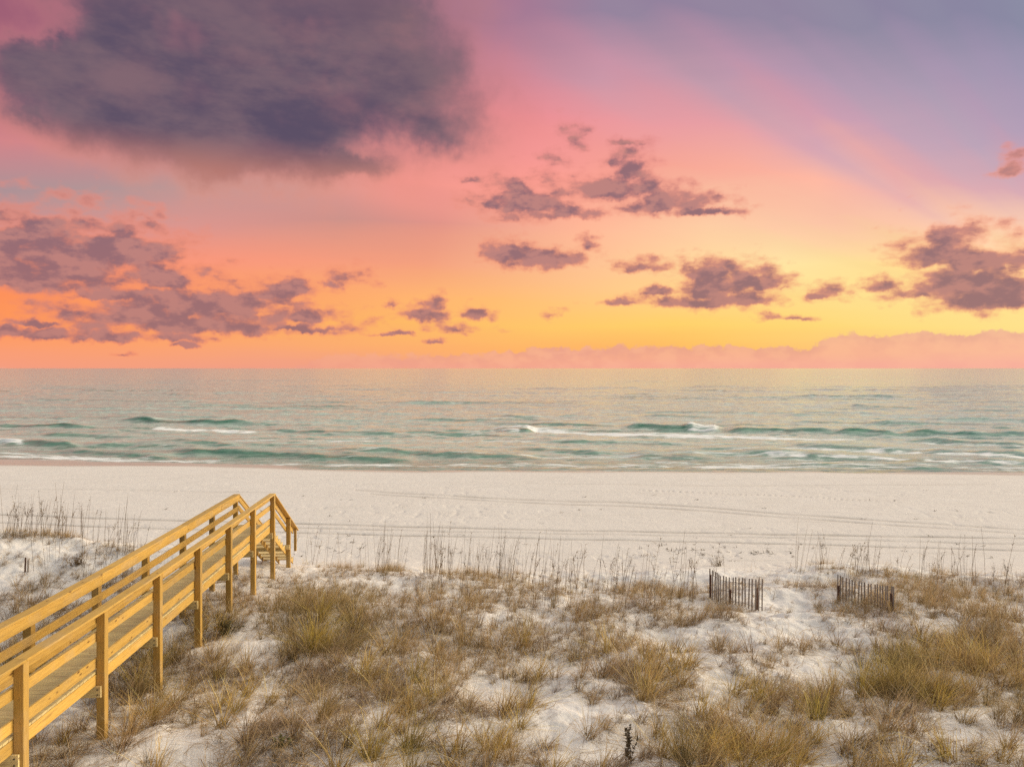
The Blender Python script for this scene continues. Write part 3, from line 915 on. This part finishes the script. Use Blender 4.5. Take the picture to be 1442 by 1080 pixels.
# ------------------------------------------------------------------ small plants and wrack
def leafy(name, label, cat, px, py, h, n_stems, spread, n_leaf, leaf, cl, cs):
    x, y, z = on_ground(px, py)
    root = empty(name, (x, y, z)); tag(root, label, cat)
    ph = RNG.uniform(0, 6.28, n_stems); ln = np.abs(RNG.normal(0, 1, n_stems)) * spread; L = h * RNG.uniform(.6, 1.05, n_stems); cu = np.abs(RNG.normal(.05, .05, n_stems))
    b = np.stack([RNG.normal(0, spread * .25 * h, n_stems), RNG.normal(0, spread * .15 * h, n_stems), np.full(n_stems, -.05)], 1)
    V, Q, tt, k = blades(b, ph, ln, L, cu, np.full(n_stems, .009), segs=3, wpow=.4)
    V2, Q2, _, k2 = blades(b, ph, ln, L, cu, np.full(n_stems, .009), face=ph, segs=3, wpow=.4)
    link('stem', np_mesh('stem', np.concatenate([V, V2]), np.concatenate([Q, Q2 + len(V)]), {'Col': np.tile(np.array(cs), (len(V) * 2, 1))}, False, M_GRASS), root)
    j = RNG.integers(0, n_stems, n_leaf); t = RNG.uniform(.15, 1.0, n_leaf)
    c = b[j] + np.stack([np.cos(ph[j]) * (ln[j] * t + cu[j] * t * t), np.sin(ph[j]) * (ln[j] * t + cu[j] * t * t), t * np.cos(np.clip(ln[j], 0, 1.3)) - .45 * cu[j] * t * t], 1) * L[j][:, None]
    V, Q, tt, k = blades(c, RNG.uniform(0, 6.28, n_leaf), RNG.uniform(.2, 1.0, n_leaf), RNG.uniform(.6, 1.2, n_leaf) * leaf, RNG.uniform(0, .6, n_leaf), RNG.uniform(.5, .9, n_leaf) * leaf, segs=3, wpow=.5)
    link('foliage', np_mesh('foliage', V, Q, {'Col': np.repeat(np.array([cl]) * RNG.uniform(.6, 1.4, (n_leaf, 1)), k, 0)}, False, M_GRASS), root)


leafy('dune_weed', 'single dark leafy weed on a thin stem in the front sand, bottom edge', 'weed', 884, 1074, .66, 6, .16, 150, .06, (.10, .08, .05), (.11, .07, .04))
leafy('beach_shrub', 'low pale wispy shrub at the dune edge above the left sand fence', 'shrub', 1012, 797, .50, 46, .75, 170, .035, (.30, .25, .16), (.26, .2, .13))
leafy('low_shrub', 'low brown twiggy shrub on the sand left of the boardwalk', 'shrub', 108, 796, .42, 60, .75, 160, .05, (.26, .17, .07), (.15, .10, .06))
leafy('low_shrub', 'small dark green shrub in the shade beside the boardwalk posts', 'shrub', 318, 893, .45, 34, .6, 220, .06, (.10, .105, .035), (.10, .075, .04))
leafy('low_shrub', 'small green leafy plant in grass near the bottom left', 'shrub', 398, 1052, .28, 16, .6, 90, .06, (.09, .12, .03), (.12, .09, .04))

VV, QQ, CC = [], [], []; nv = 0
for i in range(150):
    px, py = random.choice([(random.uniform(380, 1442), random.gauss(777, 7)), (random.uniform(900, 1120), random.gauss(780, 6)), (random.uniform(0, 1442), random.uniform(690, 770))])
    if py > 800: continue
    x, y, z = on_ground(px, py)
    if y < 29: continue
    m = random.randint(2, 5)
    V, Q, tt, k = blades(np.array([[x, y, z + .005]]) + RNG.normal(0, .06, (m, 3)) * np.array([1, 1, .05]), RNG.uniform(0, 6.28, m), RNG.uniform(.8, 1.3, m), RNG.uniform(.06, .22, m), RNG.uniform(0, .4, m), RNG.uniform(.02, .05, m))
    add(V, Q, np.full((len(V), 3), random.uniform(.03, .12)) * np.array([1.1, .9, .7]))
me = np_mesh('beach_wrack', np.concatenate(VV), np.concatenate(QQ), {'Col': np.concatenate(CC)}, False, M_GRASS)
tag(link('beach_wrack', me), 'scattered dark bits of dry seaweed on the open beach', 'seaweed', kind='stuff')


# ------------------------------------------------------------------ sky
SUN_AZ, SUN_EL = math.radians(72), math.radians(17)      # azimuth measured from straight ahead towards the right


def ang(px, py):
    a = math.atan((px - CX) / F_PX)
    return a, math.atan((HY - py) / F_PX * math.cos(a))


class SkyNT(NT):
    def noise(s, vec, scale, detail=4, rough=.55, dist=0.0, color=False):
        return NT.noise(s, vec, scale, detail, rough, dist, '2D', color)


def build_world():
    w = bpy.data.worlds.new('World'); scene.world = w; w.use_nodes = True
    w.node_tree.nodes.clear(); nt = SkyNT(w.node_tree)
    out = nt.node('ShaderNodeOutputWorld')
    gen = nt.node('ShaderNodeTexCoord').outputs['Generated']
    sep = nt.node('ShaderNodeSeparateXYZ'); nt.put(sep.inputs[0], nt.vmath('NORMALIZE', gen))
    az = nt.math('ARCTAN2', sep.outputs[0], sep.outputs[1]); el = nt.math('ARCSINE', sep.outputs[2])
    cmb = nt.node('ShaderNodeCombineXYZ'); nt.put(cmb.inputs[0], az); nt.put(cmb.inputs[1], el); P = cmb.outputs[0]
    # --- clear-sky colours, rows of elevation, each a ramp over azimuth
    A0, A1 = -.62, .62
    afac = nt.maprange(az, A0, A1)

    def stops(row): return [(min(1, max(0, (ang(x, 518)[0] - A0) / (A1 - A0))), lin(c)) for x, c in row]
    ROWS = [(518, [(0, (244, 158, 130)), (500, (240, 160, 136)), (900, (250, 168, 138)), (1442, (250, 176, 154))]),
            (492, [(0, (252, 158, 112)), (400, (250, 168, 118)), (720, (255, 180, 105)), (1000, (255, 190, 100)), (1442, (255, 205, 140))]),
            (462, [(0, (255, 154, 92)), (350, (255, 172, 100)), (700, (255, 196, 106)), (950, (255, 210, 108)), (1150, (255, 217, 120)), (1442, (255, 226, 140))]),
            (420, [(0, (255, 148, 92)), (350, (255, 164, 108)), (700, (255, 188, 116)), (950, (255, 208, 132)), (1200, (255, 226, 146)), (1442, (255, 226, 146))]),
            (375, [(0, (250, 146, 116)), (300, (252, 156, 126)), (600, (246, 164, 128)), (850, (255, 198, 150)), (1100, (255, 230, 164)), (1270, (255, 222, 148)), (1442, (255, 226, 160))]),
            (320, [(0, (206, 148, 146)), (250, (222, 150, 142)), (480, (208, 150, 140)), (620, (226, 150, 138)), (820, (255, 184, 152)), (1000, (255, 208, 166)), (1180, (253, 198, 168)), (1442, (255, 208, 176))]),
            (255, [(0, (172, 144, 150)), (200, (180, 148, 150)), (420, (204, 152, 148)), (560, (240, 150, 142)), (760, (252, 158, 146)), (950, (250, 172, 152)), (1150, (255, 186, 164)), (1300, (226, 172, 176)), (1442, (214, 168, 180))]),
            (180, [(0, (206, 130, 138)), (300, (190, 128, 138)), (600, (234, 142, 144)), (740, (238, 146, 150)), (880, (236, 156, 160)), (1050, (230, 162, 168)), (1180, (206, 162, 180)), (1442, (180, 160, 184))]),
            (100, [(0, (176, 106, 126)), (600, (190, 124, 142)), (720, (204, 136, 152)), (850, (202, 150, 168)), (960, (196, 152, 170)), (1150, (180, 152, 176)), (1442, (162, 152, 178))]),
            (15, [(0, (158, 96, 118)), (600, (150, 108, 134)), (720, (168, 122, 148)), (850, (150, 132, 158)), (1100, (146, 134, 160)), (1442, (138, 138, 164))])]
    col = nt.ramp(afac, stops(ROWS[0][1])); pe = 0.0
    elp = nt.math('DIVIDE', el, nt.math('COSINE', nt.math('MINIMUM', nt.math('ABSOLUTE', az), .65)))
    # long soft streaks fanning out from the low sun bend the rows a little
    fx = nt.math('SUBTRACT', az, .72); fy = nt.math('SUBTRACT', el, .02)
    th = nt.math('ARCTAN2', fy, nt.math('MULTIPLY', fx, -1.0)); rr = nt.math('SQRT', nt.math('ADD', nt.math('MULTIPLY', fx, fx), nt.math('MULTIPLY', fy, fy)))
    fc = nt.node('ShaderNodeCombineXYZ'); nt.put(fc.inputs[0], nt.math('MULTIPLY', th, 8.5)); nt.put(fc.inputs[1], nt.math('MULTIPLY', rr, 1.3))
    st = nt.noise(fc.outputs[0], 1.0, 2, .4)
    st2 = nt.noise(nt.mapping(P, (3, 26, 1), (0, 0, .2)), 1.0, 4, .55)
    elw = nt.math('ADD', elp, nt.math('MULTIPLY', nt.math('SUBTRACT', st, .5), nt.maprange(el, .03, .25, .01, .09)))
    elw = nt.math('ADD', elw, nt.math('MULTIPLY', nt.math('SUBTRACT', st2, .5), .02))
    for py, row in ROWS[1:]:
        e = ang(CX, py)[1]
        col = nt.mix(nt.maprange(elw, pe, e), col, nt.ramp(afac, stops(row))); pe = e
    glow = nt.maprange(st, .30, .72, .94, 1.06)
    gc = nt.node('ShaderNodeCombineColor')
    nt.put(gc.inputs[0], nt.maprange(glow, .9, 1.07, .95, 1.04)); nt.put(gc.inputs[1], glow); nt.put(gc.inputs[2], nt.maprange(glow, .9, 1.07, .96, 1.02))
    col = nt.mix(nt.maprange(el, .03, .12), col, nt.mix(1.0, col, gc.outputs[0], 'MULTIPLY'))
    base = col
    # --- cloud bank along the horizon
    bank = [(400, 520), (470, 497), (560, 498), (690, 495), (735, 489), (850, 488), (875, 485), (1000, 484), (1130, 487), (1175, 471), (1200, 466), (1240, 471), (1290, 465), (1350, 468), (1390, 462), (1442, 466)]
    bt = nt.ramp(afac, [((ang(x, 518)[0] - A0) / (A1 - A0), ((HY - yy) / F_PX * 10,) * 3) for x, yy in bank])
    bn = nt.noise(nt.mapping(P, (60, 60, 1)), 1.0, 5, .6)
    top = nt.math('ADD', nt.math('MULTIPLY', bt, .1), nt.math('MULTIPLY', nt.math('SUBTRACT', bn, .56), .020))
    bn2 = nt.noise(nt.mapping(P, (26, 40, 1)), 1.0, 4, .55)
    top = nt.math('ADD', top, nt.math('MULTIPLY', nt.math('SUBTRACT', bn2, .55), .012))
    bf = nt.maprange(nt.math('SUBTRACT', top, elp), -.001, .0035, 0, 1, True)
    bcol = nt.mix(afac, lin((236, 158, 134)), lin((247, 176, 158)))
    bcol = nt.mix(nt.maprange(nt.math('SUBTRACT', top, elp), .001, .02, .8, 0, True), bcol, lin((226, 156, 150)))
    bcol = nt.mix(nt.maprange(bn2, .4, .65, 0, .5, True), bcol, lin((252, 186, 158)))
    col = nt.mix(nt.math('MULTIPLY', bf, nt.maprange(az, -.25, .05, .25, .72)), col, bcol)

    # --- clouds
    w1 = nt.noise(P, 16, 4, .6, color=True); w2 = nt.noise(P, 70, 4, .62, color=True)

    def warp(k1, k2):
        v = nt.vmath('ADD', P, nt.vmath('MULTIPLY', nt.vmath('SUBTRACT', w1, (.5, .5, .5)), (k1, k1 * .6, 0)))
        return nt.vmath('ADD', v, nt.vmath('MULTIPLY', nt.vmath('SUBTRACT', w2, (.5, .5, .5)), (k2, k2 * .8, 0)))

    def field(Pw, ells, sm, flat=0):
        f = None
        for cx, cy, rx, ry, *thin in ells:
            a, e = ang(cx, cy); sx = F_PX / (rx * 1.12); sy = F_PX / (ry * 1.12)
            v = nt.vmath('MULTIPLY_ADD', Pw, (sx, sy, 0), (-a * sx, -e * sy, 0))
            if flat: v = nt.vmath('MAXIMUM', v, nt.vmath('MULTIPLY', v, (-1, -flat, 0)))      # flatter base than crown
            d = nt.vmath('LENGTH', v)
            if thin: d = nt.math('ADD', d, thin[0])
            f = d if f is None else nt.math('SMOOTH_MIN', f, d, sm)
        return nt.math('SUBTRACT', 1.1, f)
    fb = nt.noise(nt.mapping(P, (.8, 1.8, 1)), 30, 6, .56)
    fb_l = nt.noise(nt.mapping(nt.vmath('ADD', P, (.010, -.007, 0)), (1, 1.7, 1)), 30, 4, .55)
    BIG = [(115, 98, 108, 40), (235, 150, 165, 90), (62, 165, 75, 30, .62), (400, 150, 210, 100), (575, 135, 170, 120), (320, 58, 225, 90), (340, 205, 210, 56), (615, 185, 100, 54), (255, -5, 160, 62), (500, 25, 190, 70), (480, 225, 120, 30)]
    fB = field(warp(.07, .018), BIG, .25)
    fB2 = nt.math('ADD', fB, nt.math('MULTIPLY', nt.math('SUBTRACT', nt.noise(P, 9, 6, .55), .5), 1.0))
    dB = nt.maprange(fB2, -.16, nt.math('ADD', nt.maprange(el, .22, .31, .95, .55), nt.maprange(az, -.22, -.03, 0, .8)), 0, 1, True)
    nb = nt.noise(nt.mapping(P, (6, 14, 1)), 1.0, 5, .6)
    cB = nt.mix(nt.maprange(nb, .34, .66, 0, 1, True), lin((92, 80, 102)), lin((122, 100, 112)))
    cB = nt.mix(nt.maprange(el, .36, .47, 0, .7, True), cB, lin((124, 98, 112)))
    cB = nt.mix(nt.math('MULTIPLY', nt.maprange(nt.noise(P, 5.5, 4, .6), .52, .68, 0, .55, True), nt.maprange(el, .30, .40)), cB, lin((158, 108, 120)))
    cB = nt.mix(nt.maprange(az, -.25, -.02, 0, .45), cB, lin((134, 104, 112)))
    cB = nt.mix(nt.maprange(el, .285, .22, 0, .9, True), cB, lin((196, 128, 114)))
    cB = nt.mix(nt.math('MULTIPLY', nt.maprange(nt.noise(nt.mapping(P, (9, 17, 1)), 1.0, 5, .55), .45, .7, 0, .45, True), nt.maprange(az, -.35, -.05, .3, 1)), cB, lin((168, 118, 122)))
    edge = nt.mix(nt.maprange(el, .22, .34), lin((232, 148, 126)), lin((204, 132, 132)))
    cB = nt.mix(nt.maprange(dB, .15, .9, 0, 1, True), edge, cB)
    col = nt.mix(dB, col, cB)
    SM = [(60, 362, 145, 50), (165, 352, 70, 38), (225, 388, 50, 22), (40, 332, 80, 22), (205, 376, 55, 22), (20, 388, 90, 20), (330, 420, 90, 24), (402, 404, 32, 18), (265, 425, 80, 22), (200, 442, 90, 18), (290, 453, 170, 18), (260, 432, 150, 14), (440, 444, 52, 13), (420, 462, 78, 6),
          (150, 415, 60, 7), (490, 388, 42, 19.5, .38), (470, 399, 31, 9.1, .38), (92, 438, 18, 11.7, .38), (40, 470, 70, 8), (132, 473, 52, 8), (250, 474, 40, 8), (260, 485, 15, 4), (167, 499, 17, 3.9, .38), (45, 456, 26, 5),
          (598, 442, 42, 12), (617, 429, 15, 14), (670, 440, 27, 11), (648, 463, 52, 11.7, .38), (550, 470, 30, 3), (613, 480, 18, 4), (553, 428, 18, 7.8, .38), (778, 440, 23, 10.4, .38),
          (735, 278, 66, 30), (800, 299, 60, 10), (888, 236, 32, 27), (868, 262, 66, 24), (935, 282, 75, 20), (1000, 298, 52, 8), (808, 190, 29, 28.6, .38), (785, 220, 31, 20.8, .38), (890, 198, 36, 11.7, .38), (665, 252, 34, 10.4, .38),
          (716, 356, 40, 22), (768, 364, 60, 16), (824, 342, 21, 19.5, .38), (905, 371, 57, 15.6, .38), (990, 380, 35, 16), (1022, 398, 66, 34), (1062, 396, 42, 20), (1000, 422, 108, 11), (885, 425, 47, 7.8, .38), (935, 410, 30, 9),
          (1172, 404, 36, 15.6, .38), (1152, 413, 26, 7.8, .38), (1330, 348, 56, 24), (1362, 380, 62, 50), (1385, 400, 60, 34), (1302, 362, 22, 18), (1400, 416, 95, 19), (1248, 398, 44, 20.8, .38), (1290, 413, 65, 13.0, .38), (1440, 354, 44, 10.4, .38), (1110, 447, 47, 6.5, .38), (1418, 228, 29, 20.8, .38), (1100, 404, 26, 6.5, .38)]
    Pw = warp(.030, .012)
    vo = nt.node('ShaderNodeTexVoronoi', feature='F1', voronoi_dimensions='2D'); nt.put(vo.inputs['Vector'], nt.vmath('ADD', nt.mapping(P, (.8, 1.45, 1)), nt.vmath('MULTIPLY', nt.vmath('SUBTRACT', w2, (.5, .5, .5)), (.012, .012, 0))))
    vo.inputs['Scale'].default_value = 36; vo.inputs['Detail'].default_value = 2.0; vo.inputs['Roughness'].default_value = .5
    puff = vo.outputs['Distance']

    def dens(ells):
        f = field(Pw, [(c[0], c[1] + .3 * c[3], c[2], c[3] * 1.25) + tuple(c[4:]) for c in ells], .12, 1.9)
        f = nt.math('ADD', f, nt.math('MULTIPLY', nt.math('SUBTRACT', .74, puff), .62))
        f = nt.math('ADD', f, nt.math('MULTIPLY', nt.math('SUBTRACT', fb, .5), 1.35))
        f = nt.math('ADD', f, nt.maprange(az, -.26, -.44, 0, .10))
        return nt.maprange(f, -.22, .48, 0, 1, True), nt.maprange(f, .10, .80, 0, 1, True)
    dS, core = dens(SM)
    cs = nt.mix(nt.maprange(nt.math('SUBTRACT', fb, fb_l), -.14, .16, 0, 1, True), lin((142, 106, 116)), lin((186, 130, 126)))
    cs = nt.mix(nt.maprange(el, .20, .03, 0, .22), cs, lin((190, 120, 108)))
    rim = nt.mix(nt.maprange(az, -.5, .5), lin((238, 140, 110)), lin((248, 164, 126)))
    rim = nt.mix(nt.maprange(el, .12, .3), rim, lin((224, 140, 138)))
    cs = nt.mix(core, rim, cs)
    col = nt.mix(nt.math('MULTIPLY', dS, nt.maprange(core, 0, .7, .72, .95)), col, cs)
    front = nt.node('ShaderNodeBackground'); nt.put(front.inputs[0], col); front.inputs[1].default_value = 1.0

    # --- the sky overhead and behind: unseen, shaped as fill light, bright to the front right, dim behind
    sky = nt.node('ShaderNodeTexSky', sky_type='NISHITA', sun_disc=False, sun_elevation=SUN_EL, sun_rotation=SUN_AZ, altitude=10, dust_density=2.0)
    sx, sy, sz = math.sin(SUN_AZ) * math.cos(SUN_EL), math.cos(SUN_AZ) * math.cos(SUN_EL), math.sin(SUN_EL)
    toward = nt.vmath('DOT_PRODUCT', nt.vmath('NORMALIZE', gen), (.72, .62, .31))
    hi = nt.mix(nt.maprange(toward, -.25, .95, 0, 1), (.10, .11, .13), (1.7, 1.55, 1.28))
    hi = nt.mix(nt.maprange(el, .55, 1.2, 0, .55), hi, (.84, .84, .87))
    nish = nt.mix(1.0, sky.outputs[0], (.06, .06, .06), 'MULTIPLY')
    hi = nt.mix(1.0, hi, nish, 'ADD')
    # clear horizon colours all the way round below that
    lowmix = nt.maprange(el, .47, .62, 0, 1, True)
    allround = nt.mix(nt.math('MAXIMUM', lowmix, nt.maprange(nt.math('ABSOLUTE', az), .75, 1.5, 0, 1, True)), base, hi)
    back = nt.node('ShaderNodeBackground'); nt.put(back.inputs[0], allround); back.inputs[1].default_value = 1.0
    inside = nt.math('MULTIPLY', nt.math('LESS_THAN', nt.math('ABSOLUTE', az), .75), nt.math('LESS_THAN', nt.math('ABSOLUTE', nt.math('SUBTRACT', el, .23)), .235))
    mx = nt.node('ShaderNodeMixShader'); nt.put(mx.inputs[0], inside)
    nt.l.new(back.outputs[0], mx.inputs[1]); nt.l.new(front.outputs[0], mx.inputs[2]); nt.l.new(mx.outputs[0], out.inputs[0])
    try:
        w.cycles.sampling_method = 'MANUAL'; w.cycles.sample_map_resolution = 512
    except Exception:
        pass


build_world()

sd = Vector((math.sin(SUN_AZ) * math.cos(SUN_EL), math.cos(SUN_AZ) * math.cos(SUN_EL), math.sin(SUN_EL)))
sl = bpy.data.lights.new('sun', 'SUN'); sl.energy = 2.7; sl.angle = math.radians(24); sl.color = (1.0, .86, .64)
so = bpy.data.objects.new('sun', sl); so.rotation_euler = (-sd).to_track_quat('-Z', 'Y').to_euler(); so.location = (30, 20, 30); COL.objects.link(so)

# ------------------------------------------------------------------ camera
cam = bpy.data.cameras.new('camera'); cam.sensor_width = 36; cam.lens = 36 * F_PX / 1442
cam.shift_y = (HY - 540) / 1442
cam.clip_start = .1; cam.clip_end = 200000
co = bpy.data.objects.new('camera', cam); co.location = (0, 0, CAM_H); co.rotation_euler = (math.pi / 2, 0, 0); COL.objects.link(co)
scene.camera = co

scene.view_settings.view_transform = 'Standard'; scene.view_settings.look = 'None'; scene.view_settings.exposure = 0
scene.render.engine = 'CYCLES'
scene.cycles.use_denoising = False
scene.cycles.max_bounces = 6; scene.cycles.diffuse_bounces = 3; scene.cycles.glossy_bounces = 3; scene.cycles.transmission_bounces = 3
